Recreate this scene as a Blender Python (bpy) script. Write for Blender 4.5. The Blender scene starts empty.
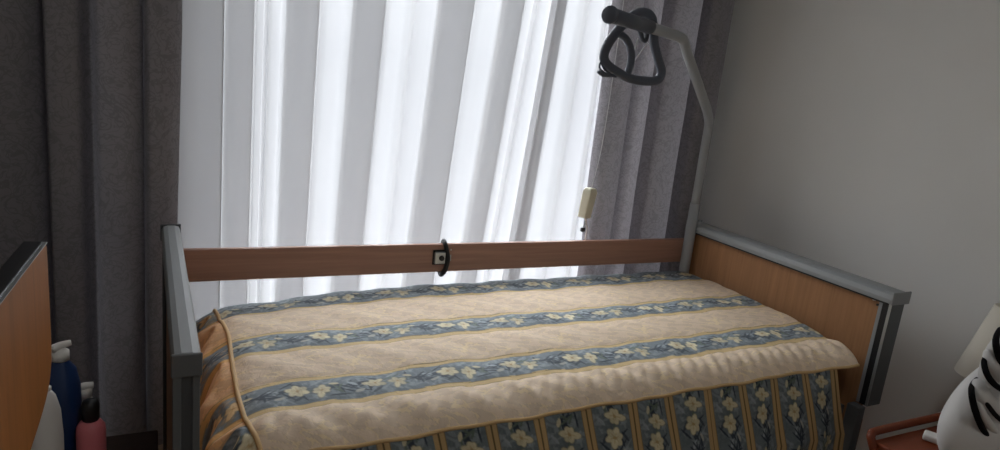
import bpy, bmesh, math, random
import numpy as np
from mathutils import Vector, Matrix
random.seed(4); rng = np.random.default_rng(7)
sc = bpy.context.scene; COL = sc.collection
PI = math.pi

# ------------------------------------------------------------------ materials
def sl(r, g, b):
    f = lambda c: (c/255/12.92) if c/255 <= .04045 else ((c/255+.055)/1.055)**2.4
    return (f(r), f(g), f(b), 1)
def mat(name, col=(.5,.5,.5,1), rough=.6, metal=0, spec=.5):
    m = bpy.data.materials.new(name); m.use_nodes = True
    b = m.node_tree.nodes['Principled BSDF']
    b.inputs['Base Color'].default_value = col; b.inputs['Roughness'].default_value = rough
    b.inputs['Metallic'].default_value = metal; b.inputs['Specular IOR Level'].default_value = spec
    return m
def nd(m, t, **k):
    n = m.node_tree.nodes.new(t)
    for a, v in k.items(): setattr(n, a, v)
    return n
def lk(m, a, b): m.node_tree.links.new(a, b)
def coords(m, scale=(1,1,1), kind='Object'):
    tc = nd(m, 'ShaderNodeTexCoord'); mp = nd(m, 'ShaderNodeMapping'); mp.inputs['Scale'].default_value = scale
    lk(m, tc.outputs[kind], mp.inputs['Vector']); return mp.outputs['Vector']
def noise(m, vec, scale, detail=3, dist=0.0, rough=.5):
    n = nd(m, 'ShaderNodeTexNoise'); n.inputs['Scale'].default_value = scale; n.inputs['Detail'].default_value = detail
    n.inputs['Distortion'].default_value = dist; n.inputs['Roughness'].default_value = rough
    lk(m, vec, n.inputs['Vector']); return n.outputs['Fac']
def ramp(m, fac, stops):
    r = nd(m, 'ShaderNodeValToRGB'); e = r.color_ramp.elements
    e[0].position, e[0].color = stops[0]; e[1].position, e[1].color = stops[-1]
    for p, c in stops[1:-1]: k = e.new(p); k.color = c
    lk(m, fac, r.inputs['Fac']); return r.outputs['Color']
def bump(m, fac, strength=.3, dist=.002):
    b = nd(m, 'ShaderNodeBump'); b.inputs['Strength'].default_value = strength; b.inputs['Distance'].default_value = dist
    lk(m, fac, b.inputs['Height']); lk(m, b.outputs['Normal'], m.node_tree.nodes['Principled BSDF'].inputs['Normal'])
def basecol(m, c): lk(m, c, m.node_tree.nodes['Principled BSDF'].inputs['Base Color'])
def mul(c, k): return (c[0]*k, c[1]*k, c[2]*k, 1)

def wood(name, c, scale, rough=.45, contrast=.16):
    m = mat(name, c, rough, spec=.35)
    v = coords(m, scale)
    f = noise(m, v, 1.0, 5, .6, .6)
    basecol(m, ramp(m, f, [(.3, mul(c, 1-contrast)), (.5, c), (.72, mul(c, 1+contrast))]))
    return m
def rough_paint(name, c, rough=.8, sc_=60, st=.15, var=.04):
    m = mat(name, c, rough, spec=.25)
    v = coords(m)
    basecol(m, ramp(m, noise(m, v, 1.2, 3), [(.3, mul(c, 1-var)), (.7, mul(c, 1+var))]))
    bump(m, noise(m, v, sc_, 4), st, .001)
    return m

BEECH = (.33, .165, .074, 1)
M = {}
M['beech_v'] = wood('beech_upright_grain', BEECH, (60, 60, 3.2))
M['beech_h'] = wood('beech_long_grain', (.36,.20,.145,1), (2.4, 60, 60))
M['table_wood'] = wood('orange_table_wood', (.36,.135,.033,1), (50, 50, 3))
M['night_wood'] = wood('red_brown_wood', (.17,.034,.009,1), (4, 60, 60), .5)
M['cabinet_wood'] = wood('cabinet_wood', (.05,.03,.022,1), (40, 40, 4))
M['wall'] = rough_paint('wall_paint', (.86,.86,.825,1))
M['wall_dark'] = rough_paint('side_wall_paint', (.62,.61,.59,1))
M['ceiling'] = rough_paint('ceiling_paint', (.85,.84,.82,1))
M['floor'] = wood('floor_laminate', (.30,.19,.11,1), (2, 14, 14))
M['bed_grey'] = mat('bed_grey_metal', (.27,.285,.285,1), .5, .0)
M['bed_dark'] = mat('bed_dark_plastic', (.055,.06,.063,1), .5)
M['post'] = mat('dark_grey_post', (.105,.115,.118,1), .45)
M['silver'] = mat('silver_profile', (.42,.44,.44,1), .35, .7)
M['black'] = mat('black_plastic', (.008,.008,.009,1), .45)
M['pole'] = mat('pole_grey_lacquer', (.33,.34,.345,1), .42, .0)
M['grip'] = mat('dark_grey_grip', (.075,.085,.108,1), .42)
M['cord'] = mat('pale_cord', (.6,.6,.6,1), .7)
M['ivory'] = mat('ivory_plastic', (.78,.75,.58,1), .4)
M['white_pl'] = mat('white_plastic', (.72,.70,.66,1), .35)
M['blue_pl'] = mat('navy_bottle_plastic', (.012,.035,.11,1), .3)
M['pink_pl'] = mat('pink_bottle_plastic', (.62,.17,.19,1), .35)
M['frame_white'] = mat('window_frame_white', (.75,.75,.74,1), .4)
M['cushion'] = mat('white_cotton', (.66,.65,.63,1), .9, spec=.1)
bump(M['cushion'], noise(M['cushion'], coords(M['cushion']), 300, 3), .25, .0006)
M['black_cloth'] = mat('black_cloth', (.008,.008,.009,1), .95, spec=.1)
M['mattress'] = mat('mattress_ticking', (.6,.6,.6,1), .9)
# lamp shade: slightly translucent card
m = M['shade'] = mat('cream_shade', (.72,.68,.58,1), .85, spec=.1)
m.node_tree.nodes['Principled BSDF'].inputs['Subsurface Weight'].default_value = 0

# jacquard curtain
def jacquard(name, c):
    m = mat(name, c, .75, spec=.25)
    v = coords(m, (1,1,1), 'UV')
    n1 = noise(m, v, 17, 2, 2.6, .45)
    a = ramp(m, n1, [(.44, (0,0,0,1)), (.475, (1,1,1,1)), (.50, (1,1,1,1)), (.535, (0,0,0,1))])
    n2 = noise(m, v, 7, 2, 3.5, .4)
    b = ramp(m, n2, [(.47, (0,0,0,1)), (.49, (1,1,1,1)), (.51, (1,1,1,1)), (.53, (0,0,0,1))])
    mx = nd(m, 'ShaderNodeMix', data_type='RGBA', blend_type='LIGHTEN'); mx.inputs[0].default_value = 1
    lk(m, a, mx.inputs[6]); lk(m, b, mx.inputs[7])
    cm = nd(m, 'ShaderNodeMix', data_type='RGBA'); lk(m, mx.outputs[2], cm.inputs[0])
    cm.inputs[6].default_value = c; cm.inputs[7].default_value = mul(c, .80)
    basecol(m, cm.outputs[2])
    return m
M['curtain'] = jacquard('grey_jacquard', (.27,.255,.27,1))
m = M['curtain']; nt = m.node_tree; pb = nt.nodes['Principled BSDF']; cs = pb.inputs['Base Color'].links[0].from_socket
tr = nt.nodes.new('ShaderNodeBsdfTranslucent'); mz = nt.nodes.new('ShaderNodeMixShader'); mz.inputs[0].default_value = .17
nt.links.new(cs, tr.inputs['Color']); nt.links.new(pb.outputs[0], mz.inputs[1]); nt.links.new(tr.outputs[0], mz.inputs[2])
nt.links.new(mz.outputs[0], nt.nodes['Material Output'].inputs['Surface'])

# sheer voile
m = M['sheer'] = bpy.data.materials.new('white_voile'); m.use_nodes = True
nt = m.node_tree; nt.nodes.clear()
out = nt.nodes.new('ShaderNodeOutputMaterial'); df = nt.nodes.new('ShaderNodeBsdfDiffuse'); tl = nt.nodes.new('ShaderNodeBsdfTranslucent')
tp = nt.nodes.new('ShaderNodeBsdfTransparent'); m1 = nt.nodes.new('ShaderNodeMixShader'); m2 = nt.nodes.new('ShaderNodeMixShader')
df.inputs['Color'].default_value = (.85,.84,.82,1); tl.inputs['Color'].default_value = (.30,.302,.312,1)
m1.inputs[0].default_value = .58; nt.links.new(df.outputs[0], m1.inputs[1]); nt.links.new(tl.outputs[0], m1.inputs[2])
m2.inputs[0].default_value = .36; nt.links.new(m1.outputs[0], m2.inputs[1]); nt.links.new(tp.outputs[0], m2.inputs[2])
nt.links.new(m2.outputs[0], out.inputs[0])
# pane
m = M['glass'] = bpy.data.materials.new('window_pane'); m.use_nodes = True
nt = m.node_tree; nt.nodes.clear()
out = nt.nodes.new('ShaderNodeOutputMaterial'); gl = nt.nodes.new('ShaderNodeBsdfGlossy'); tp = nt.nodes.new('ShaderNodeBsdfTransparent')
mx = nt.nodes.new('ShaderNodeMixShader'); mx.inputs[0].default_value = .06; gl.inputs['Roughness'].default_value = .02
nt.links.new(tp.outputs[0], mx.inputs[1]); nt.links.new(gl.outputs[0], mx.inputs[2]); nt.links.new(mx.outputs[0], out.inputs[0])

# printed quilt fabric: dyed colours and painted-in light come from the pattern drawn below, relief from nodes
def print_fabric(name, relief):
    m = mat(name, (1,1,1,1), .72, spec=.2)
    at = nd(m, 'ShaderNodeAttribute', attribute_name='dye'); v = coords(m)
    w = noise(m, v, 420, 2)
    wv = ramp(m, w, [(.3, (.93,.93,.93,1)), (.7, (1,1,1,1))])
    mx = nd(m, 'ShaderNodeMix', data_type='RGBA', blend_type='MULTIPLY'); mx.inputs[0].default_value = 1
    lk(m, at.outputs['Color'], mx.inputs[6]); lk(m, wv, mx.inputs[7]); basecol(m, mx.outputs[2])
    bump(m, noise(m, coords(m, relief), 24, 3, 1.4), .55, .005)
    return m
M['quilt'] = print_fabric('quilted_floral_print', (1,1,1))
M['skirt'] = print_fabric('hanging_floral_print', (1.0,1.0,.25))
M['piping'] = mat('gold_piping', (.60,.40,.19,1), .6, spec=.3)

# ------------------------------------------------------------------ mesh helpers
def link(name, me, m, parent=None):
    o = bpy.data.objects.new(name, me); COL.objects.link(o)
    if m: me.materials.append(m)
    if parent: o.parent = parent
    return o
def fin(name, bm, m, parent=None, smooth=True, bevel=0, origin=None):
    bmesh.ops.recalc_face_normals(bm, faces=bm.faces)
    me = bpy.data.meshes.new(name); bm.to_mesh(me); bm.free()
    if origin: me.transform(Matrix.Translation(-Vector(origin)))
    o = link(name, me, m, parent)
    if origin: o.location = origin
    for p in me.polygons: p.use_smooth = smooth
    if bevel:
        b = o.modifiers.new('bev', 'BEVEL'); b.width = bevel; b.segments = 3; b.limit_method = 'ANGLE'; b.angle_limit = .6
        if smooth:
            w = o.modifiers.new('wn', 'WEIGHTED_NORMAL')
    return o
def box(bm, x0, x1, y0, y1, z0, z1, M4=None):
    vs = [bm.verts.new((x, y, z)) for z in (z0, z1) for y in (y0, y1) for x in (x0, x1)]
    if M4:
        for v in vs: v.co = M4 @ v.co
    for f in ((0,2,3,1),(4,5,7,6),(0,1,5,4),(2,6,7,3),(0,4,6,2),(1,3,7,5)): bm.faces.new([vs[i] for i in f])
def bx(name, x0, x1, y0, y1, z0, z1, m, parent=None, bevel=.003, M4=None):
    bm = bmesh.new(); box(bm, x0, x1, y0, y1, z0, z1, M4)
    return fin(name, bm, m, parent, bool(bevel), bevel)
def cr(pts, n=8, closed=False):
    P = [Vector(p) for p in pts]; N = len(P); o = []
    for i in range(N if closed else N-1):
        g = (lambda k: P[k % N]) if closed else (lambda k: P[min(max(k, 0), N-1)])
        a, b, c, d = g(i-1), g(i), g(i+1), g(i+2)
        for j in range(n):
            t = j/n
            o.append(.5*((2*b)+(c-a)*t+(2*a-5*b+4*c-d)*t*t+(3*b-a-3*c+d)*t**3))
    if not closed: o.append(P[-1])
    return o
def tube(bm, path, r, seg=14, closed=False, flat=1.0, cap=True):
    P = [Vector(p) for p in path]; N = len(P); rings = []
    T = []
    for i in range(N):
        a = P[(i-1) % N] if (closed or i > 0) else P[0]; b = P[(i+1) % N] if (closed or i < N-1) else P[-1]
        T.append((b-a).normalized())
    up = Vector((0,0,1)) if abs(T[0].z) < .9 else Vector((1,0,0))
    nrm = (up - T[0]*up.dot(T[0])).normalized()
    for i in range(N):
        nrm = (nrm - T[i]*nrm.dot(T[i])).normalized(); bi = T[i].cross(nrm)
        rr = r(i/(N-1)) if callable(r) else r
        rings.append([bm.verts.new(P[i] + nrm*math.cos(2*PI*k/seg)*rr*flat + bi*math.sin(2*PI*k/seg)*rr) for k in range(seg)])
    for i in range(N if closed else N-1):
        A, B = rings[i], rings[(i+1) % N]
        off = 0
        if closed and i == N-1:
            off = min(range(seg), key=lambda s: (B[s].co-A[0].co).length)
        for k in range(seg):
            bm.faces.new((A[k], A[(k+1) % seg], B[(k+1+off) % seg], B[(k+off) % seg]))
    if cap and not closed:
        bm.faces.new(rings[0][::-1]); bm.faces.new(rings[-1])
def tb(name, path, r, m, parent=None, seg=14, closed=False, flat=1.0):
    bm = bmesh.new(); tube(bm, path, r, seg, closed, flat); return fin(name, bm, m, parent)
def lathe(name, prof, m, loc=(0,0,0), parent=None, seg=32, sx=1, sy=1):
    bm = bmesh.new(); R = []
    for r, z in prof:
        R.append([bm.verts.new((max(r,1e-4)*sx*math.cos(2*PI*k/seg), max(r,1e-4)*sy*math.sin(2*PI*k/seg), z)) for k in range(seg)])
    for a, b in zip(R, R[1:]):
        for k in range(seg): bm.faces.new((a[k], a[(k+1) % seg], b[(k+1) % seg], b[k]))
    bm.faces.new(R[0][::-1]); bm.faces.new(R[-1])
    bmesh.ops.translate(bm, verts=bm.verts, vec=loc)
    o = fin(name, bm, m, parent)
    return o
def surf(name, X, Y, Z, m, parent=None, col=None, uv=None, thick=0):
    n, k = X.shape
    me = bpy.data.meshes.new(name)
    co = np.stack([X, Y, Z], -1).reshape(-1, 3).astype(np.float32)
    i = np.arange(n*k).reshape(n, k)
    q = np.stack([i[:-1,:-1], i[1:,:-1], i[1:,1:], i[:-1,1:]], -1).reshape(-1, 4)
    me.vertices.add(n*k); me.vertices.foreach_set('co', co.ravel())
    me.loops.add(q.size); me.loops.foreach_set('vertex_index', q.ravel().astype(np.int32))
    me.polygons.add(len(q)); me.polygons.foreach_set('loop_start', (np.arange(len(q))*4).astype(np.int32))
    me.polygons.foreach_set('loop_total', np.full(len(q), 4, np.int32))
    me.polygons.foreach_set('use_smooth', np.ones(len(q), bool))
    if uv is not None:
        l = me.uv_layers.new(name='UVMap'); l.data.foreach_set('uv', uv.reshape(-1, 2)[q.ravel()].astype(np.float32).ravel())
    if col is not None:
        a = me.color_attributes.new('dye', 'FLOAT_COLOR', 'POINT')
        c4 = np.concatenate([col.reshape(-1, 3), np.ones((n*k, 1))], 1).astype(np.float32)
        a.data.foreach_set('color', c4.ravel())
    me.update(calc_edges=True); me.validate()
    o = link(name, me, m, parent)
    if thick:
        s = o.modifiers.new('thick', 'SOLIDIFY'); s.thickness = thick; s.offset = 0
    return o
def struct(o): o['kind'] = 'structure'; return o
def tag(o, label, cat, group=None):
    o['label'] = label; o['category'] = cat
    if group: o['group'] = group
    return o
def empty(name, loc, label, cat, group=None):
    o = bpy.data.objects.new(name, None); COL.objects.link(o); o.empty_display_size = .1
    return tag(o, label, cat, group)

# ------------------------------------------------------------------ room
XL, XR, YB, YF, H = -1.5, 2.5, .40, -3.4, 2.55
WX0, WX1, WZ0, WZ1 = .03, 2.10, .30, 2.42
struct(bx('floor', XL-.15, XR+.15, YF-.15, YB+.2, -.1, 0, M['floor'], bevel=0))
struct(bx('ceiling', XL-.15, XR+.15, YF-.15, YB+.2, H, H+.1, M['ceiling'], bevel=0))
struct(bx('wall_right', XR, XR+.12, YF, YB, 0, H, M['wall'], bevel=0))
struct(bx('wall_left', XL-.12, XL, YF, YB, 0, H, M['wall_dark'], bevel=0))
bm = bmesh.new()
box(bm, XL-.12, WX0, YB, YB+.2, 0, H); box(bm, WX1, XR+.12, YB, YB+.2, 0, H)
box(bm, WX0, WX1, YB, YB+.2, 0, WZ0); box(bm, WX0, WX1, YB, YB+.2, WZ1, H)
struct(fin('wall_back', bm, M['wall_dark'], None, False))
struct(bx('wall_front', XL-.12, XR+.12, YF-.12, YF, 0, H, M['wall'], bevel=0))
bm = bmesh.new()
box(bm, XR-.012, XR, YF, YB, 0, .07); struct(fin('baseboard_right', bm, M['frame_white'], None, False))
# window
w = struct(bpy.data.objects.new('window_1', None)); COL.objects.link(w)
bm = bmesh.new(); t = .055
box(bm, WX0, WX0+t, YB+.08, YB+.14, WZ0, WZ1); box(bm, WX1-t, WX1, YB+.08, YB+.14, WZ0, WZ1)
box(bm, WX0+t, WX1-t, YB+.08, YB+.14, WZ0, WZ0+t); box(bm, WX0+t, WX1-t, YB+.08, YB+.14, WZ1-t, WZ1)
fin('window_frame', bm, M['frame_white'], w, True, .004)
bx('window_pane', WX0+t, WX1-t, YB+.107, YB+.113, WZ0+t, WZ1-t, M['glass'], w, 0)
bx('window_sill', WX0+.001, WX1-.001, YB-.02, YB+.08, WZ0-.001, WZ0+.018, M['frame_white'], w, .004)
struct(bx('trim_1', -1.3, 2.42, .12, .33, H-.035, H, M['frame_white'], bevel=.003))   # curtain track under the ceiling

# ------------------------------------------------------------------ curtains
def drape(name, pts, z0, z1, m, lean=None, nz=40, n=10, flare=None):
    P = cr([(a, b, 0) for a, b in pts], n)
    px = np.array([p.x for p in P]); py = np.array([p.y for p in P])
    s = np.concatenate([[0], np.cumsum(np.hypot(np.diff(px), np.diff(py)))])
    z = np.linspace(z0, z1, nz)
    X = np.repeat(px[:, None], nz, 1); Y = np.repeat(py[:, None], nz, 1); Z = np.repeat(z[None], len(px), 0)
    if lean: X = X + lean(X, Z)
    if flare: X2, Y2 = flare(X, Y, Z, s[:, None]); X, Y = X2, Y2
    uv = np.stack([np.repeat(s[:, None], nz, 1), Z], -1)
    return surf(name, X, Y, Z, m, uv=uv)

Lp = [(-1.25,.20),(-1.17,.25),(-1.15,.17),(-1.0,.20),(-.98,.26),(-.96,.18),(-.80,.20),(-.785,.26),(-.76,.17),(-.62,.20),(-.60,.255),(-.575,.17),
      (-.47,.185),(-.385,.215),(-.372,.255),(-.362,.165),(-.345,.148),(-.285,.170),(-.262,.225),(-.243,.235),(-.231,.175),(-.21,.155),(-.15,.165),
      (-.108,.195),(-.100,.22),(-.093,.175),(-.075,.16),(-.02,.175),(.008,.205),(.012,.23),(-.01,.235)]
def wavyL(X, Y, Z, s):
    k = np.clip((1.5-Z)/1.5, 0, 1)
    return X - .03*k*np.exp(-((X-.01)/.05)**2), Y + .008*np.sin(9*Z+20*s)*k
cl = drape('curtain', Lp, .02, H-.04, M['curtain'], flare=wavyL)
tag(cl, 'dark grey patterned curtain hanging behind the toiletry bottles', 'curtain', 'grey curtains')
Rp = [(1.72,.235),(1.690,.225),(1.684,.19),(1.70,.150),(1.75,.132),(1.80,.150),(1.826,.185),(1.834,.215),(1.846,.17),(1.87,.150),(1.92,.165),
      (1.930,.20),(1.938,.27),(1.962,.275),(1.978,.19),(1.992,.150),(2.06,.135),(2.13,.155),(2.152,.20),(2.160,.27),(2.182,.27),(2.194,.20),
      (2.205,.160),(2.26,.145),(2.32,.16),(2.345,.185),(2.354,.23),(2.36,.30),(2.362,.385)]
def wavyR(X, Y, Z, s):
    k = np.clip((1.35-Z)/1.3, 0, 1)
    return X + .02*k*np.sin(4*(Z-.4))*np.exp(-((X-1.69)/.08)**2), Y + .01*np.sin(7*Z+14*s)*k
cu = drape('curtain', Rp, .02, H-.04, M['curtain'], flare=wavyR)
tag(cu, 'lilac grey patterned curtain hanging behind the lifting pole', 'curtain', 'grey curtains')

# voile: single layers and S-folds where three layers overlap
segs = [('f',-.02,.140),('f',.152,.240),('s',.240,.283),('s',.283,.353),('f',.353,.456),('s',.456,.583),('f',.583,.692),('s',.692,.806),
        ('s',.806,.908),('f',.908,1.038),('s',1.038,1.172),('f',1.172,1.253),('s',1.253,1.318),('s',1.318,1.455),('f',1.400,1.458),('s',1.458,1.583),('s',1.583,1.70),('s',1.70,1.80)]
pts = []
for i, (k, a, b) in enumerate(segs):
    if k == 's':
        d = .012 if i % 2 else -.008
        L = b-a
        pts += [(a+.006, .272), (a+L*.35, .288+d), (b-L*.25, .302+d), (b-.004, .296)]
    elif k == 'f':
        pts += [(a+.01, .262), (a+(b-a)*.5, .247), (b-.006, .250), (b, .262), (b-.008, .272), (a+.012, .286), (a+.002, .296), (a+.012, .306), (a+(b-a)*.5, .312), (b-.004, .306)]
    else:
        pts += [((a+b)/2, .262)]
def leanS(X, Z):
    k = np.clip((X-.3)/1.0, 0, 1)
    a = np.where(X < 1.35, .11*k, .11*np.clip((1.8-X)/.45, 0, 1))
    return -a*(1.35-Z)*.75
vo = drape('sheer_curtain', pts, .02, H-.04, M['sheer'], lean=leanS, nz=24, n=8)
tag(vo, 'sheer white pleated curtain hanging in front of the window', 'curtain')

# ------------------------------------------------------------------ care bed
bed = empty('care_bed', (0,0,0), 'wooden care bed with grey metal capped ends against the window', 'bed')
# headboard
hb = bx('headboard', 2.140, 2.178, -.956, -.012, .40, .850, M['beech_v'], bed, .002)
bm = bmesh.new()
prof = [(2.122,.848),(2.122,.862),(2.128,.878),(2.140,.886),(2.175,.889),(2.208,.884),(2.214,.872),(2.214,.848)]
A = [bm.verts.new((x, -1.0, z)) for x, z in prof]; B = [bm.verts.new((x, .008, z)) for x, z in prof]
for i in range(len(prof)): bm.faces.new((A[i], A[(i+1) % 8], B[(i+1) % 8], B[i]))
bm.faces.new(A); bm.faces.new(B[::-1])
o = fin('cap_rail', bm, M['bed_grey'], bed, False, .0015)
for y0, y1 in ((-1.006,-1.0),(.008,.016)):
    o = bx('end_cap', 2.120, 2.2155, y0, y1, .845, .890, M['bed_grey'], bed, .003)
bx('shadow_gap', 2.1235, 2.18, -.985, -.005, .8425, .8478, M['black'], bed, 0)
def head_post(ya, yb):
    bm = bmesh.new(); box(bm, 2.133, 2.2, ya, yb, .47, .845)
    p = fin('end_post', bm, M['post'], bed, True, .002)
    y = yb if ya < -.5 else ya
    return p
head_post(-1.0, -.957); head_post(-.008, .008)
bx('edge_profile', 2.1305, 2.133, -.9995, -.990, .47, .847, M['silver'], bed, 0)
bx('edge_groove', 2.1315, 2.1328, -.990, -.968, .47, .847, M['black'], bed, 0)
bx('edge_profile', 2.130, 2.139, -.968, -.956, .47, .847, M['bed_grey'], bed, 0)
# screw and printed mark on headboard
bm = bmesh.new(); bmesh.ops.create_cone(bm, cap_ends=True, segments=16, radius1=.004, radius2=.004, depth=.003, matrix=Matrix.Translation((2.1385,-.946,.826)) @ Matrix.Rotation(PI/2, 4, 'Y'))
fin('screw', bm, M['black'], bed, False)
bx('sticker', 2.1375, 2.140, -.935, -.925, .836, .841, M['white_pl'], bed, 0)
# head legs / lower frame
for y0, y1 in ((-1.0,-.955),(-.05,-.005)):
    bx('leg', 2.085, 2.125, y0, y1, .03, .47, M['post'], bed, .004)
bx('lower_panel', 2.142, 2.176, -.97, -.02, .10, .40, M['beech_v'], bed, .002)
# footboard
bx('footboard', -.040, -.010, -.955, -.008, .10, .84, M['beech_v'], bed, .002)
bm = bmesh.new()
prof = [(-.053,.838),(-.053,.868),(-.048,.878),(-.036,.882),(-.016,.882),(-.004,.878),(.000,.868),(.000,.838)]
A = [bm.verts.new((x, -.985, z)) for x, z in prof]; B = [bm.verts.new((x, .016, z)) for x, z in prof]
for i in range(8): bm.faces.new((A[i], A[(i+1) % 8], B[(i+1) % 8], B[i]))
bm.faces.new(A); bm.faces.new(B[::-1])
fin('cap_rail', bm, M['bed_grey'], bed, False, .0015)
bx('end_cap', -.0545, .0015, -.992, -.985, .834, .882, M['post'], bed, .003)
bx('end_cap', -.056, .003, .016, .026, .830, .884, M['bed_dark'], bed, .003)
bx('end_post', -.051, -.002, -.983, -.957, .05, .838, M['bed_dark'], bed, .003)
bx('edge_profile', -.051, -.036, -.987, -.983, .05, .836, M['post'], bed, .001)
bx('edge_profile', -.016, -.003, -.987, -.983, .05, .836, M['post'], bed, .001)
bx('end_post', -.051, -.002, -.006, .014, .05, .838, M['bed_dark'], bed, .003)
# side rail by the window
bx('side_rail', .0, 2.133, -.010, .012, .697, .807, M['beech_h'], bed, .004)
# lying surface frame
for y0, y1 in ((-.94,-.91),(-.07,-.04)):
    bx('side_frame', .0, 2.10, y0, y1, .38, .45, M['bed_dark'], bed, .003)
bx('slat_base', .02, 2.08, -.91, -.07, .42, .45, M['bed_dark'], bed, .003)
# latch on the rail
lt = bx('rail_latch', .871, .914, -.027, -.010, .733, .780, M['silver'], bed, .004)
bx('latch_frame', .866, .919, -.0165, -.0105, .728, .786, M['black'], lt, .003)
bm = bmesh.new(); bmesh.ops.create_cone(bm, cap_ends=True, segments=24, radius1=.0105, radius2=.0095, depth=.008, matrix=Matrix.Translation((.897,-.030,.757)) @ Matrix.Rotation(PI/2, 4, 'X'))
fin('latch_button', bm, M['black'], lt, True, .001)
st = cr([(.912,.020,.75),(.916,.019,.798),(.913,.002,.813),(.912,-.014,.809),(.917,-.020,.790),(.925,-.022,.752),(.920,-.020,.712),(.912,-.012,.692),(.911,.004,.690),(.912,.018,.705)], 6, True)
tb('latch_strap', st, .0135, M['black'], lt, 10, True, .6)
bx('latch_plate', .936, .943, -.0125, -.0105, .740, .765, M['silver'], lt, .001)
bx('latch_stud', .937, .942, -.0135, -.0105, .782, .788, M['white_pl'], lt, .001)

# lifting pole
lp = empty('lifting_pole', (0,0,0), 'grey angled lifting pole rising from the headboard corner', 'pole')
path = [(2.110,-.035,.30),(2.110,-.035,.8),(2.110,-.035,1.30)]
bend1 = cr([(2.110,-.035,1.27),(2.110,-.035,1.315),(2.098,-.045,1.348),(2.05,-.07,1.40)], 6)
bend2 = cr([(1.80,-.172,1.615),(1.765,-.19,1.645),(1.735,-.205,1.662),(1.65,-.25,1.668)], 6)
P = [Vector((2.110,-.035,.30))] + bend1 + bend2 + [Vector((1.20,-.487,1.674))]
tb('mast', P, .0200, M['pole'], lp, 18)
tb('mast_sleeve', [(2.110,-.035,.28),(2.110,-.035,.98)], .0235, M['pole'], lp, 18)
tb('arm_grip', [(1.46,-.35,1.671),(1.185,-.495,1.674)], .0235, M['grip'], lp, 20)
d = (Vector((1.185,-.495,1.674))-Vector((1.46,-.35,1.671))).normalized(); e = Vector((1.185,-.495,1.674))
tb('arm_end_cap', [e-d*.004, e, e+d*.004, e+d*.008], lambda t: (.0275,.0285,.0275,.022)[min(3,int(round(t*3)))], M['grip'], lp, 24)
# handle slung over the arm
hd = empty('trapeze_handle', (0,0,0), 'dark grey triangular grab handle slung over the pole arm', 'handle')
HPTS = {'loop': [(1.464, -0.3, 1.722), (1.498, -0.3, 1.711), (1.516, -0.3, 1.675), (1.53, -0.3, 1.621), (1.559, -0.3, 1.568), (1.582, -0.3, 1.528), (1.567, -0.3, 1.497), (1.508, -0.3, 1.489), (1.435, -0.3, 1.494), (1.351, -0.3, 1.523), (1.321, -0.3, 1.551), (1.327, -0.3, 1.592), (1.353, -0.3, 1.635), (1.382, -0.3, 1.669), (1.422, -0.3, 1.708)], 'bar': [(1.365, -0.3, 1.64), (1.403, -0.3, 1.624), (1.432, -0.3, 1.586), (1.438, -0.3, 1.542), (1.428, -0.3, 1.496)], 'hook': [(1.452, -0.3, 1.667), (1.464, -0.3, 1.648), (1.474, -0.3, 1.632), (1.486, -0.3, 1.627), (1.492, -0.3, 1.645), (1.484, -0.3, 1.664)], 'cords': [[(1.454, -0.3, 1.633), (1.439, -0.3, 1.556)], [(1.501, -0.3, 1.622), (1.442, -0.3, 1.541)]], 'adjl': [(1.311, -0.3, 1.536), (1.295, -0.32, 1.515), (1.325, -0.32, 1.498), (1.368, -0.32, 1.491), (1.364, -0.3, 1.499), (1.327, -0.3, 1.514)], 'adj': [(1.297, -0.315, 1.505), (1.313, -0.315, 1.496), (1.333, -0.315, 1.495), (1.354, -0.315, 1.495)]}
loop = cr(HPTS['loop'], 7, True)
tb('handle_loop', loop, .0165, M['grip'], hd, 14, True)
tb('handle_bar', cr(HPTS['bar'], 6), .0135, M['grip'], hd, 12)
tb('strap_hook', cr(HPTS['hook'], 5), .008, M['grip'], hd, 10)
for s in HPTS['cords']: tb('strap_cord', s, .0026, M['cord'], hd, 8)
tb('adjuster_loop', cr(HPTS['adjl'], 6, True), .0035, M['grip'], hd, 8, True)
tb('adjuster', cr(HPTS['adj'], 5), lambda t: .010-.003*t, M['grip'], hd, 10)

# mattress
ma = bx('mattress', .11, 2.05, -.925, -.08, .452, .585, M['mattress'], None, .03)
tag(ma, 'mattress lying on the care bed under the floral bedspread', 'mattress')

# ------------------------------------------------------------------ bedspread
BLUE=np.array((.215,.262,.290)); NAVY=np.array((.045,.062,.088)); CREAM=np.array((.76,.61,.46)); GOLD=np.array((.70,.53,.28))
FLOW=np.array((.86,.78,.53)); FLW2=np.array((.62,.62,.55)); PALE=np.array((.40,.46,.50)); OCH=np.array((.50,.33,.13)); GREEN=np.array((.16,.21,.17))
TL, TW, RS = .40, .11, 1000                      # print repeat: length, stripe width (metres)
tw, tl = int(TW*RS), int(TL*RS)
tile = np.zeros((tl, tw, 3)) + BLUE
gy, gx = np.mgrid[0:tl, 0:tw]; gs = gy/RS; gt = gx/RS-TW/2
def blob(s, t, a, b, ang, c, mix=1.0):
    for o in (-TL, 0, TL):
        u = (gs-s-o)*math.cos(ang)+(gt-t)*math.sin(ang); v = -(gs-s-o)*math.sin(ang)+(gt-t)*math.cos(ang)
        w = 1-(np.abs(u)/a)**1.7-(v/b)**2
        k = np.clip(w*6, 0, 1)[..., None]*mix
        tile[:] = tile*(1-k)+c*k
for _ in range(150):
    blob(rng.random()*TL, (rng.random()-.5)*TW, .012+.016*rng.random(), .003+.004*rng.random(), rng.random()*PI, PALE if rng.random() < .5 else BLUE*.72, .5)
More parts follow.
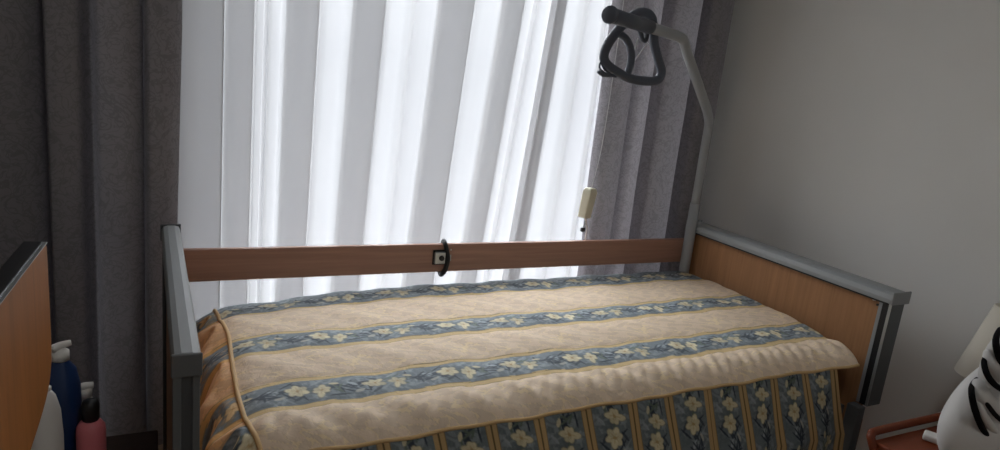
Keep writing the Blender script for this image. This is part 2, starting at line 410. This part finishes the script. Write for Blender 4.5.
def sprig(s0, n, spread, c, sz=1):
    for _ in range(n):
        a = rng.normal(0, .55); ln = (.012+.018*rng.random())*sz
        s = s0+rng.random()*spread; t = rng.normal(0, .017)
        blob(s, t, ln, .0034*sz, a+(.5 if t > 0 else -.5), c, .95)
def flower(s, t, R, ang, c):
    n = 5 + int(rng.random() < .4); ps = []
    for k in range(n):
        a = ang+k*2*PI/n+rng.normal(0, .16); q = R*(.62+.5*rng.random()); ps.append((a, q))
        blob(s+math.cos(a)*q*.55, t+math.sin(a)*q*.55, q*.60, R*.36, a, c*.42, .85)
    for i, (a, q) in enumerate(ps):
        blob(s+math.cos(a)*q*.55, t+math.sin(a)*q*.55, q*.53, R*.29, a, c*(.78+.3*rng.random()), 1)
        blob(s+math.cos(a)*q*.34, t+math.sin(a)*q*.34, q*.26, R*.05, a, OCH, .5)
    blob(s, t, R*.13, R*.2, ang, OCH, .8)
def motif(s0, c, R):
    # s grows towards the leaf tips
    for t0 in np.linspace(-.03, .12, 24): blob(s0+t0, .006*math.sin(t0*40), .006, .002, 0, NAVY, .9)
    sprig(s0+.05, 13, .075, NAVY); sprig(s0-.07, 9, .05, NAVY); sprig(s0-.03, 6, .12, GREEN)
    for t in (-.036, .034): blob(s0+.02, t, .018, .005, .6*np.sign(t), PALE, .9); blob(s0-.03, t*.9, .02, .005, -.6*np.sign(t), NAVY, .8)
    flower(s0-.029, -.005, R, .3, c); flower(s0+.028, .007, R*.9, .9, c)
    blob(s0+.062, -.018, .013, .006, .3, c, .9)
    blob(s0-.075, .022, .015, .007, -.4, FLW2, .8); blob(s0-.088, -.012, .016, .006, .5, PALE*1.25, .9)
motif(.10, FLOW, .034); motif(.295, FLOW*.92, .031)
tile[:] = np.clip(tile*(1+.10*rng.standard_normal((tl, tw, 1))), 0, 1)
tile = (tile+np.roll(tile,1,0)+np.roll(tile,-1,0)+np.roll(tile,1,1)+np.roll(tile,-1,1))/5
def blue(s, t, W):                                # s along, t in [0,1] across
    i = (np.floor((s % TL)*RS).astype(int)) % tl; j = np.clip((t*tw).astype(int), 0, tw-1)
    return tile[i, j]
TOPSHEEN = np.array((.37,.40,.40))  # pale sheen of the bed top, mixed into the blue print
def vnoise(s, t, f):
    return (np.sin(s*f+1.3*np.sin(t*f*1.7+.5))+np.sin(t*f*1.4+1.7*np.sin(s*f*.8)))/2
ST = [('b',.10,-.150),('g',-.150,-.170),('c',-.170,-.385),('g',-.385,-.405),('b',-.405,-.505),('g',-.505,-.530),('c',-.530,-.693),('g',-.693,-.712),('b',-.712,-.815),('g',-.815,-.838),('c',-.838,-1.2)]
def dye_top(U, V):
    c = np.zeros(U.shape+(3,)); V = V + .004*np.sin(U*6)+.0025*np.sin(U*19)
    for n, (k, a, b) in enumerate(ST):
        mk = (V <= a) & (V > b); s, v = U[mk], V[mk]
        if k == 'b':
            col = blue(s+.13*n, (a-v)/(a-b) if n else np.clip((-.035-v)/.115, 0, .999), 0)*.84+TOPSHEEN*.16
        elif k == 'g':
            e = np.minimum(a-v, v-b)
            col = np.repeat(GOLD[None], len(s), 0)*np.where((e > .003) | (e < .0008), 1, .55)[:, None]
        else:
            w = vnoise(s+.03*np.sin(v*40), v, 95)
            col = CREAM[None]*(1+.05*np.sign(w)*(np.abs(w) > .12)[...])[:, None]
            col = col*(1-.10*((np.abs(w) >= .09) & (np.abs(w) < .16)))[:, None]+np.array((.10,.085,.0))*((np.abs(w) < .09))[:, None]
        c[mk] = col
    return c
sp = empty('bedspread', (0,0,0), 'quilted floral bedspread in cream and blue stripes over the mattress', 'bedspread')
def zt(x, y):
    z = .640 + .012*np.clip(x/2, 0, 1) + .014*np.sin(np.clip(-y, 0, 1)*PI)
    z = z - .035*np.exp(-((x-.1)/.35)**2)*np.exp(-((y+.0)/.2)**2)           # back foot corner sags
    z = z - .018*np.exp(-((x-.09)/.035)**2)
    for n, (k, a, b) in enumerate(ST):
        a2 = min(a, .02); b2 = max(b, -.97)
        if k in 'bc':
            t = np.clip((a2-y)/(a2-b2), 0, 1); z = z + (.006 if k == 'c' else .004)*np.sin(t*PI)**.6
    r = np.clip((-.865-y)/.097, 0, 1)                                        # roll over the near edge
    z = z - .036*r**2.4
    z = z + .0028*np.sin(x*17+y*9)*np.sin(y*13+1) + .002*np.sin(x*41+2*np.sin(y*21))
    cr_ = np.exp(-((y+.885)/.05)**2)                                         # wrinkles on the near band
    z = z + .0034*cr_*np.sin(x*66+y*38+2.2*np.sin(x*9))*(.6+.4*np.sin(x*7+1))
    z = z + .0022*cr_*np.sin(x*131-y*60)
    return z
def foot_x(y):                                                              # seam at the foot end
    return .112+.010*np.sin(-y*6+.5)-.012*np.exp(-((y+.2)/.12)**2)-.012*np.exp(-(y/.12)**2)+.02*np.clip((-y-.85)/.15, 0, 1)
def head_x(y): return 2.122+.045*y-.045*np.clip((-y-.72)/.28, 0, 1)**1.3+.004*np.sin(y*22)-.045*np.exp(-((y+.02)/.06)**2)
nu, nv = 720, 350
u = np.linspace(0, 1, nu)[:, None]; v = np.linspace(0, 1, nv)[None]
Yv = .004-.966*v + 0*u
Xv = foot_x(Yv)*(1-u)+head_x(Yv)*u
Zv = zt(Xv, Yv)
back = np.clip((Yv+.03)/.034, 0, 1); Zv = Zv - .02*back**2
# near head corner pulls out to a drooping point
kc = np.exp(-((Xv-2.03)/.09)**2-((Yv+.965)/.09)**2)
Zv = Zv + .012*kc; Yv2 = Yv - .030*kc
top = surf('top_panel', Xv, Yv2, Zv, M['quilt'], sp, col=dye_top(Xv, Yv), thick=.006)
# piping along near, foot edges
def edge_pts(i, n):
    return [(float(Xv[a, b]), float(Yv2[a, b])-.001, float(Zv[a, b])+.001) for a, b in i]
near = edge_pts([(a, nv-1) for a in range(0, nu, 6)]+[(nu-1, nv-1)], 0)
tb('piping', near, .0052, M['piping'], sp, 8)
foot = edge_pts([(0, b) for b in range(0, nv, 5)]+[(0, nv-1)], 0)
tb('piping', [(x-.002, y, z+.003) for x, y, z in foot], .0062, M['piping'], sp, 8)
# near skirt
ns, nz = 760, 190
xs = np.linspace(.13, 1.948, ns); zq = np.linspace(0, 1, nz)
Zedge = np.interp(xs, [p[0] for p in near], [p[2] for p in near])-.004
Yedge = np.interp(xs, [p[0] for p in near], [p[1] for p in near])
BX = [0.11, 0.251, 0.387, 0.525, 0.666, 0.805, 0.951, 1.106, 1.236, 1.385, 1.527, 1.664, 1.807, 1.938]
S = np.repeat(xs[:, None], nz, 1); T = np.repeat(zq[None], ns, 0)
Zs = Zedge[:, None]*(1-T)+.14*T
drop = (Zedge[:, None]-Zs)
fold = np.sin((S-.245)/.1368*2*PI)
Ys = Yedge[:, None]-.004-.24*np.minimum(drop, .22)-.05*np.maximum(drop-.22, 0)+.010*np.clip(drop/.25, 0, 1)*fold+.006*np.sin(S*23+drop*9)*np.clip(drop/.2, 0, 1)
Xs = S+.22*np.minimum(drop, .22)
def dye_skirt(S, D, Zedge):
    c = np.zeros(S.shape+(3,)); bxs = np.array(BX)
    idx = np.clip(np.searchsorted(bxs, S.ravel()).reshape(S.shape), 1, len(bxs)-1)
    a, b = bxs[idx-1], bxs[idx]; w = .0165
    da = S-a; db = b-S; dmin = np.minimum(np.abs(da), np.abs(db))
    t = np.clip((da-w)/(b-a-2*w), 0, .999)
    off = np.where(idx % 2 == 0, 0, .022)+.006*np.sin(idx*2.1)
    s = (.10-(D-.085)-off)                       # first pair of blooms just under the seam
    c[:] = blue(s, t, 0)
    c *= np.array((.70,.69,.66))  # shade of the hanging side put into the print, gold bands likewise
    gm = dmin < w
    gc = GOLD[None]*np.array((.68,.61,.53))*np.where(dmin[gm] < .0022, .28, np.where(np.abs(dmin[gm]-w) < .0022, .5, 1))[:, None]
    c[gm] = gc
    return c
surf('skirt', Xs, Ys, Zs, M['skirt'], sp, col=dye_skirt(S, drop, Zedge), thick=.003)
# foot drape: gathered cloth falling between mattress and footboard
nf, ng = 110, 380
yy = np.linspace(.0, -.971, ng)[None]+np.zeros((nf, 1)); q = np.linspace(0, 1, nf)[:, None]+np.zeros((1, ng))
fx = foot_x(yy); L = q*.36
ruf = np.sin(yy*34+2.2*np.sin(yy*7)); ruf2 = np.sin(yy*71+1+3*q)
ang = np.clip(L/.12, 0, 1)*1.45
Xf = fx-.004-np.minimum(L, .085*np.ones_like(L))*.92 - .0*ruf
Xf = fx - .004 - .088*(1-np.exp(-L/.06)) + (.015*ruf+.006*ruf2)*np.clip(L/.05, 0, 1)
Xf = np.maximum(Xf, .010+.003*ruf2)
Zf = zt(fx, yy)+.001 - .02*np.clip((yy+.03)/.034, 0, 1)**2 - (L-.035*(1-np.exp(-L/.05))) + (.014*ruf+.004*ruf2)*np.clip(L/.03, 0, 1)*np.exp(-L/.10)
Yf = yy - .10*np.clip(L, 0, .3)*1.1 + .006*ruf2*np.clip(L/.05, 0, 1)
Yf = np.maximum(Yf, -1.0)
cf = dye_top(fx-L*1.0+5, yy)
ck = (yy < -.838)
# cloth of the corner gusset carries the dark blue print
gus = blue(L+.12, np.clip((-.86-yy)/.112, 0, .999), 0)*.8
lum = cf.mean(-1, keepdims=True); cf = np.where(lum > .30, cf*np.array((1.0,.78,.58)), cf)  # warm light on the pale stripes, put into the cloth colour
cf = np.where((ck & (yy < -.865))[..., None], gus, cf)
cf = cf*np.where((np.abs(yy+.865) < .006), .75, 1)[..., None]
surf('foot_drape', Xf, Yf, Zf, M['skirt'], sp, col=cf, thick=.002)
tb('piping', [(float(Xf[i, -1])+.001, float(Yf[i, -1])-.002, float(Zf[i, -1])) for i in range(0, nf, 4)], .0035, M['piping'], sp, 8)

# ------------------------------------------------------------------ cord switch box by the curtain
cb = empty('cord_box', (0,0,0), 'small ivory box hanging on a cord at the curtain edge', 'box')
T4 = Matrix.Translation((1.620,.104,.948)) @ Matrix.Rotation(.12, 4, 'Y') @ Matrix.Rotation(.5, 4, 'Z')
bm = bmesh.new(); vs = []
for z, a in ((-.066,.9),(.050,1.0),(.068,.74)):
    vs.append([bm.verts.new(T4 @ Vector((x*.034*a, y*.02*a, z))) for x, y in ((-1,-1),(1,-1),(1,1),(-1,1))])
for a, b in zip(vs, vs[1:]):
    for k in range(4): bm.faces.new((a[k], a[(k+1) % 4], b[(k+1) % 4], b[k]))
bm.faces.new(vs[0][::-1]); bm.faces.new(vs[-1])
fin('housing', bm, M['ivory'], cb, True, .004)
tb('cord', cr([(1.630,.104,1.012),(1.66,.112,1.2),(1.672,.118,1.6),(1.68,.13,H-.04)], 6), .0016, M['cord'], cb, 8)
tb('cord', cr([(1.618,.105,.885),(1.632,.10,.84),(1.632,.10,.80),(1.635,.10,.70)], 5), .003, M['white_pl'], cb, 8)
bx('connector', 1.606, 1.626, .10, .112, .818, .836, M['bed_dark'], cb, .002)
tb('bead_chain', cr([(1.620,.106,.836),(1.622,.106,.86),(1.627,.106,.885)], 6), lambda t: .002+.0022*abs(math.sin(t*18)), M['silver'], cb, 8)

# ------------------------------------------------------------------ tipped-up table at the foot end
ot = empty('tilting_table', (0,0,0), 'orange wood table top with black edge, tipped upright before the dark curtain', 'table')
D = Vector((.0656,.9978,0)); Nn = Vector((.9978,-.0656,0)); O = Vector((-.2435,-1.0,0))
def panel(name, outline, d0, d1, m, parent, bevel=0):
    bm = bmesh.new()
    A = [bm.verts.new(O+D*s+Nn*d0+Vector((0,0,z))) for s, z in outline]; B = [bm.verts.new(O+D*s+Nn*d1+Vector((0,0,z))) for s, z in outline]
    n = len(outline)
    for i in range(n): bm.faces.new((A[i], A[(i+1) % n], B[(i+1) % n], B[i]))
    bm.faces.new(A[::-1]); bm.faces.new(B)
    return fin(name, bm, m, parent, False, bevel)
def outline(g):
    o = [(-.62-g, 1.112+g), (-.012, 1.112+g), (-.004+g*.6, 1.104+g), (g*.8, 1.0), (g*.8, .935)]
    c = cr([(g*.8, .935, 0), (-.004+g, .905, 0), (-.014+g, .882-g*.5, 0), (-.036, .863-g, 0), (-.07, .849-g, 0), (-.12, .838-g, 0), (-.18, .829-g, 0)], 4)
    o += [(p.x, p.y) for p in c[1:]] + [(-.62-g, .80-g)]
    return o
panel('table_core', outline(.004), -.030, -.002, M['black'], ot, .002)
panel('table_top', outline(-.001), -.002, .0015, M['table_wood'], ot)
panel('metal_trim', [(-.62,1.1115),(-.006,1.1115),(-.006,1.1135),(-.62,1.1135)], -.003, .0028, M['silver'], ot)
c = O+D*-.42
tb('pedestal', [(c.x-.06, c.y, .07), (c.x-.06, c.y, .93)], .022, M['bed_grey'], ot, 16)
bx('tilt_bracket', c.x-.09, c.x-.024, c.y-.06, c.y+.06, .90, .98, M['bed_dark'], ot, .004)
bx('base', c.x-.30, c.x+.02, c.y-.28, c.y+.28, .04, .075, M['bed_grey'], ot, .008)
for dx in (-.27, -.01):
    for dy in (-.25, .25):
        bm = bmesh.new(); bmesh.ops.create_cone(bm, cap_ends=True, segments=20, radius1=.02, radius2=.02, depth=.02, matrix=Matrix.Translation((c.x+dx, c.y+dy, .02)) @ Matrix.Rotation(PI/2, 4, 'X'))
        fin('castor', bm, M['black'], ot, True, .003)

# cabinet carrying the bottles
cab = empty('side_cabinet', (0,0,0), 'low dark wood cabinet under the toiletry bottles', 'cabinet')
bx('body', -.56, -.085, -.93, -.56, .03, .465, M['cabinet_wood'], cab, .003)
bx('top', -.575, -.072, -.945, -.55, .465, .485, M['cabinet_wood'], cab, .004)
dr = bx('door', -.55, -.095, -.948, -.93, .05, .45, M['cabinet_wood'], cab, .003)
bx('knob', -.22, -.20, -.965, -.948, .25, .27, M['silver'], dr, .004)
TZ = .485
b1 = empty('pump_bottle', (0,0,0), 'tall navy blue bottle with white pump head', 'bottle', 'toiletry bottles')
lathe('body', [(.030,TZ),(.036,TZ+.01),(.037,.66),(.036,.70),(.029,.738),(.016,.757),(.014,.765)], M['blue_pl'], (-.262,-.69,0), b1)
lathe('collar', [(.017,.761),(.017,.781),(.012,.785),(.006,.787),(.006,.797)], M['white_pl'], (-.262,-.69,0), b1)
tb('nozzle', cr([(-.276,-.70,.790),(-.264,-.69,.793),(-.250,-.687,.796),(-.242,-.685,.797)], 4), lambda t: .0095-.0035*t, M['white_pl'], b1, 12)
b2 = empty('lotion_bottle', (0,0,0), 'tall white rounded bottle between the table edge and the pink bottle', 'bottle', 'toiletry bottles')
lathe('body', [(.034,TZ),(.038,TZ+.012),(.038,.62),(.034,.68),(.024,.715),(.012,.730)], M['white_pl'], (-.284,-.765,0), b2, sx=.8, sy=.7)
lathe('cap', [(.012,.729),(.012,.735),(.008,.738)], M['white_pl'], (-.284,-.765,0), b2)
b3 = empty('pump_bottle', (0,0,0), 'white bottle with a white flip head, behind the pink bottle', 'bottle', 'toiletry bottles')
lathe('body', [(.024,TZ),(.026,TZ+.01),(.026,.59),(.022,.620),(.014,.638)], M['white_pl'], (-.224,-.632,0), b3)
lathe('collar', [(.014,.637),(.016,.655),(.012,.660)], M['white_pl'], (-.224,-.632,0), b3)
tb('nozzle', cr([(-.239,-.637,.652),(-.233,-.634,.661),(-.223,-.632,.665),(-.207,-.628,.664)], 4), lambda t: .011-.003*t, M['white_pl'], b3, 12)
b4 = empty('shampoo_bottle', (0,0,0), 'pink bottle with a black cap', 'bottle', 'toiletry bottles')
lathe('body', [(.026,TZ),(.029,TZ+.008),(.029,.60),(.028,.618),(.020,.630),(.012,.634)], M['pink_pl'], (-.206,-.735,0), b4)
lathe('cap', [(.013,.633),(.017,.636),(.018,.668),(.015,.678),(.007,.682)], M['black'], (-.206,-.735,0), b4)
lathe('cap_collar', [(.015,.6305),(.015,.637),(.0135,.6375)], M['black'], (-.206,-.735,0), b4)

# ------------------------------------------------------------------ nightstand
ng_ = empty('nightstand', (0,0,0), 'red brown wooden nightstand with a raised back rim by the headboard', 'nightstand')
NZ = .532
bx('table_top', 1.80, 2.46, -1.66, -1.235, NZ-.022, NZ, M['night_wood'], ng_, .006)
tb('back_rim', cr([(1.800,-1.262,.48),(1.795,-1.240,.525),(1.802,-1.228,.545),(1.84,-1.224,.550),(2.1,-1.224,.550),(2.45,-1.224,.550)], 6), .012, M['night_wood'], ng_, 12)
bx('body', 1.83, 2.44, -1.64, -1.25, .12, NZ-.022, M['night_wood'], ng_, .004)
dw = bx('drawer', 1.822, 1.83, -1.62, -1.27, .36, .51, M['night_wood'], ng_, .003)
lathe('knob', [(.004,0),(.006,.008),(.012,.014),(.010,.022)], M['silver'], (0,0,0), dw).matrix_local = Matrix.Translation((1.823,-1.445,.435)) @ Matrix.Rotation(-PI/2, 4, 'Y')
for x in (1.85, 2.42):
    for y in (-1.62, -1.27):
        bx('leg', x-.018, x+.018, y-.018, y+.018, 0, .12, M['night_wood'], ng_, .004)
sb = bx('tissue_packet', -.045, .045, -.022, .022, 0, .020, M['white_pl'], None, .006)
sb.location = (2.0,-1.315,NZ+.001); sb.rotation_euler = (0,0,-1.15)
tag(sb, 'small white packet lying on the nightstand', 'packet')
# table lamp
la = empty('table_lamp', (0,0,0), 'table lamp with cream tapered shade on the nightstand', 'lamp')
LX, LY = 2.265, -1.285
lathe('base', [(.055,NZ),(.058,NZ+.008),(.045,NZ+.018),(.014,NZ+.03),(.012,.62),(.026,.66),(.024,.68),(.010,.70),(.008,.75)], M['bed_dark'], (LX,LY,0), la)
bm = bmesh.new(); R = []
for r, z in ((.105,.697),(.048,.93),(.045,.93),(.102,.697)):
    R.append([bm.verts.new((LX+r*math.cos(2*PI*k/48), LY+r*math.sin(2*PI*k/48), z)) for k in range(48)])
for i in range(4):
    a, b = R[i], R[(i+1) % 4]
    for k in range(48): bm.faces.new((a[k], a[(k+1) % 48], b[(k+1) % 48], b[k]))
fin('lamp_shade', bm, M['shade'], la)
lathe('bulb', [(.010,.745),(.012,.77),(.028,.80),(.028,.82),(.012,.845)], M['white_pl'], (LX,LY,0), la)

# striped cushion
cu = empty('cushion', (0,0,0), 'plump white cushion with bold curved black stripes on the nightstand', 'cushion')
CX, CY, CZ = 1.985, -1.47, .712
def cush(p, q):
    # p around the front outline, q depth; superellipsoid leaning back
    a, b, c_ = .285, .085, .178
    e = .96
    f = lambda w, n: math.copysign(abs(w)**n, w)
    x = a*f(math.cos(q), e)*f(math.cos(p), e); z = c_*f(math.cos(q), e)*f(math.sin(p), e); y = b*f(math.sin(q), .9)
    x *= 1-.12*max(z/c_, 0)**1.2
    z = max(z, -c_+.002)
    return Vector((CX+x, CY+y, CZ+z))
bm = bmesh.new(); nP, nQ = 64, 32; G = []
for i in range(nP):
    G.append([bm.verts.new(cush(2*PI*i/nP, -PI/2+PI*j/nQ)) for j in range(1, nQ)])
fr = bm.verts.new(cush(0, -PI/2)); bk = bm.verts.new(cush(0, PI/2))
for i in range(nP):
    a, b = G[i], G[(i+1) % nP]
    for j in range(nQ-2): bm.faces.new((a[j], a[j+1], b[j+1], b[j]))
    bm.faces.new((fr, a[0], b[0])); bm.faces.new((bk, b[-1], a[-1]))
fin('cover', bm, M['cushion'], cu)
SPTS = [('black_stripe', [(1.762, -1.472, 0.847), (1.684, -1.502, 0.85), (1.653, -1.522, 0.837), (1.685, -1.522, 0.796), (1.734, -1.522, 0.746), (1.789, -1.522, 0.703), (1.857, -1.522, 0.666), (1.944, -1.522, 0.625)], 0.0078, 0.9), ('black_stripe', [(1.697, -1.512, 0.848), (1.702, -1.532, 0.82), (1.76, -1.532, 0.779), (1.828, -1.532, 0.742), (1.94, -1.522, 0.69)], 0.0065, 0.9), ('black_stripe', [(1.711, -1.502, 0.931), (1.664, -1.522, 0.924), (1.648, -1.542, 0.904), (1.681, -1.547, 0.877), (1.748, -1.542, 0.848), (1.874, -1.522, 0.802)], 0.0072, 0.9), ('black_stripe', [(1.737, -1.502, 0.996), (1.667, -1.532, 0.983), (1.678, -1.542, 0.946), (1.726, -1.542, 0.911), (1.844, -1.522, 0.861)], 0.008, 0.9), ('fabric_fold', [(1.766, -1.492, 0.834), (1.781, -1.487, 0.89), (1.802, -1.487, 0.939), (1.848, -1.487, 0.975)], 0.026, 0.9), ('fabric_fold', [(1.704, -1.502, 0.863), (1.693, -1.522, 0.842), (1.752, -1.522, 0.8), (1.826, -1.522, 0.759), (1.914, -1.522, 0.723)], 0.021, 0.8), ('fabric_fold', [(1.693, -1.512, 0.947), (1.688, -1.527, 0.923), (1.736, -1.527, 0.887), (1.823, -1.522, 0.847)], 0.019, 0.8), ('fabric_fold', [(1.693, -1.512, 0.827), (1.715, -1.522, 0.786), (1.777, -1.522, 0.739), (1.863, -1.522, 0.691)], 0.016, 0.7)]
for nm, pts_, r, fl in SPTS:
    bm = bmesh.new(); P = cr(pts_, 8)
    tube(bm, P, (lambda t, r=r: r*(.35+.65*math.sin(PI*min(max(t,.0),1))**.45)), 14, False, fl)
    fin(nm, bm, M['black_cloth'] if nm == 'black_stripe' else M['cushion'], cu)

# ------------------------------------------------------------------ daylight
w = bpy.data.worlds.new('sky'); sc.world = w; w.use_nodes = True
bg = w.node_tree.nodes['Background']; nt = w.node_tree; tc = nt.nodes.new('ShaderNodeTexCoord'); sx = nt.nodes.new('ShaderNodeSeparateXYZ'); rp = nt.nodes.new('ShaderNodeValToRGB')
nt.links.new(tc.outputs['Generated'], sx.inputs[0]); nt.links.new(sx.outputs['Z'], rp.inputs['Fac']); nt.links.new(rp.outputs['Color'], bg.inputs['Color'])
e = rp.color_ramp.elements; e[0].position = .0; e[0].color = (.028,.03,.032,1); e[1].position = .5; e[1].color = (.92,.95,1.0,1)   # street and houses low, bright overcast high
k = e.new(.16); k.color = (.055,.058,.06,1)
bg.inputs['Strength'].default_value = 9.0
l = bpy.data.lights.new('window_portal', 'AREA'); l.shape = 'RECTANGLE'; l.size = WX1-WX0; l.size_y = WZ1-WZ0; l.cycles.is_portal = True
o = bpy.data.objects.new('window_portal', l); COL.objects.link(o); o.location = ((WX0+WX1)/2, YB+.16, (WZ0+WZ1)/2); o.rotation_euler = (-PI/2, 0, 0)
# added fill lamp at the ceiling, unseen behind the camera
cl_ = lathe('fill_lamp', [(.16,H),(.16,H-.03),(.12,H-.07),(.05,H-.085)], None, (.4,-2.3,0))
m = mat('fill_glow', (.8,.8,.8,1)); b = m.node_tree.nodes['Principled BSDF']
b.inputs['Emission Color'].default_value = (.94,.97,1,1); b.inputs['Emission Strength'].default_value = 7
cl_.data.materials.append(m)
tag(cl_, 'unseen round white lamp added at the ceiling as fill light', 'lamp')

# ------------------------------------------------------------------ camera
cam = bpy.data.cameras.new('camera'); co = bpy.data.objects.new('camera', cam); COL.objects.link(co); sc.camera = co
cx, cy_, cz, yaw, pit, rol, f = -.0911,-2.3223,1.4729,.4892,.2223,.1086,682.65
fwd = Vector((math.sin(yaw)*math.cos(pit), math.cos(yaw)*math.cos(pit), -math.sin(pit)))
right = Vector((math.cos(yaw), -math.sin(yaw), 0)); up = right.cross(fwd)
r2 = math.cos(rol)*right+math.sin(rol)*up; u2 = -math.sin(rol)*right+math.cos(rol)*up
Rm = Matrix((r2, u2, -fwd)).transposed().to_4x4(); Rm.translation = (cx, cy_, cz); co.matrix_world = Rm
cam.sensor_width = 36; cam.lens = f/1000*36; cam.clip_start = .02
vs_ = sc.view_settings; vs_.view_transform = 'Standard'; vs_.look = 'None'; vs_.gamma = 1; vs_.use_curve_mapping = False; vs_.exposure = 1.2
sc.cycles.max_bounces = 14; sc.cycles.diffuse_bounces = 8; sc.cycles.transmission_bounces = 8; sc.cycles.transparent_max_bounces = 12
sc.cycles.use_denoising = True; sc.cycles.sample_clamp_indirect = 8
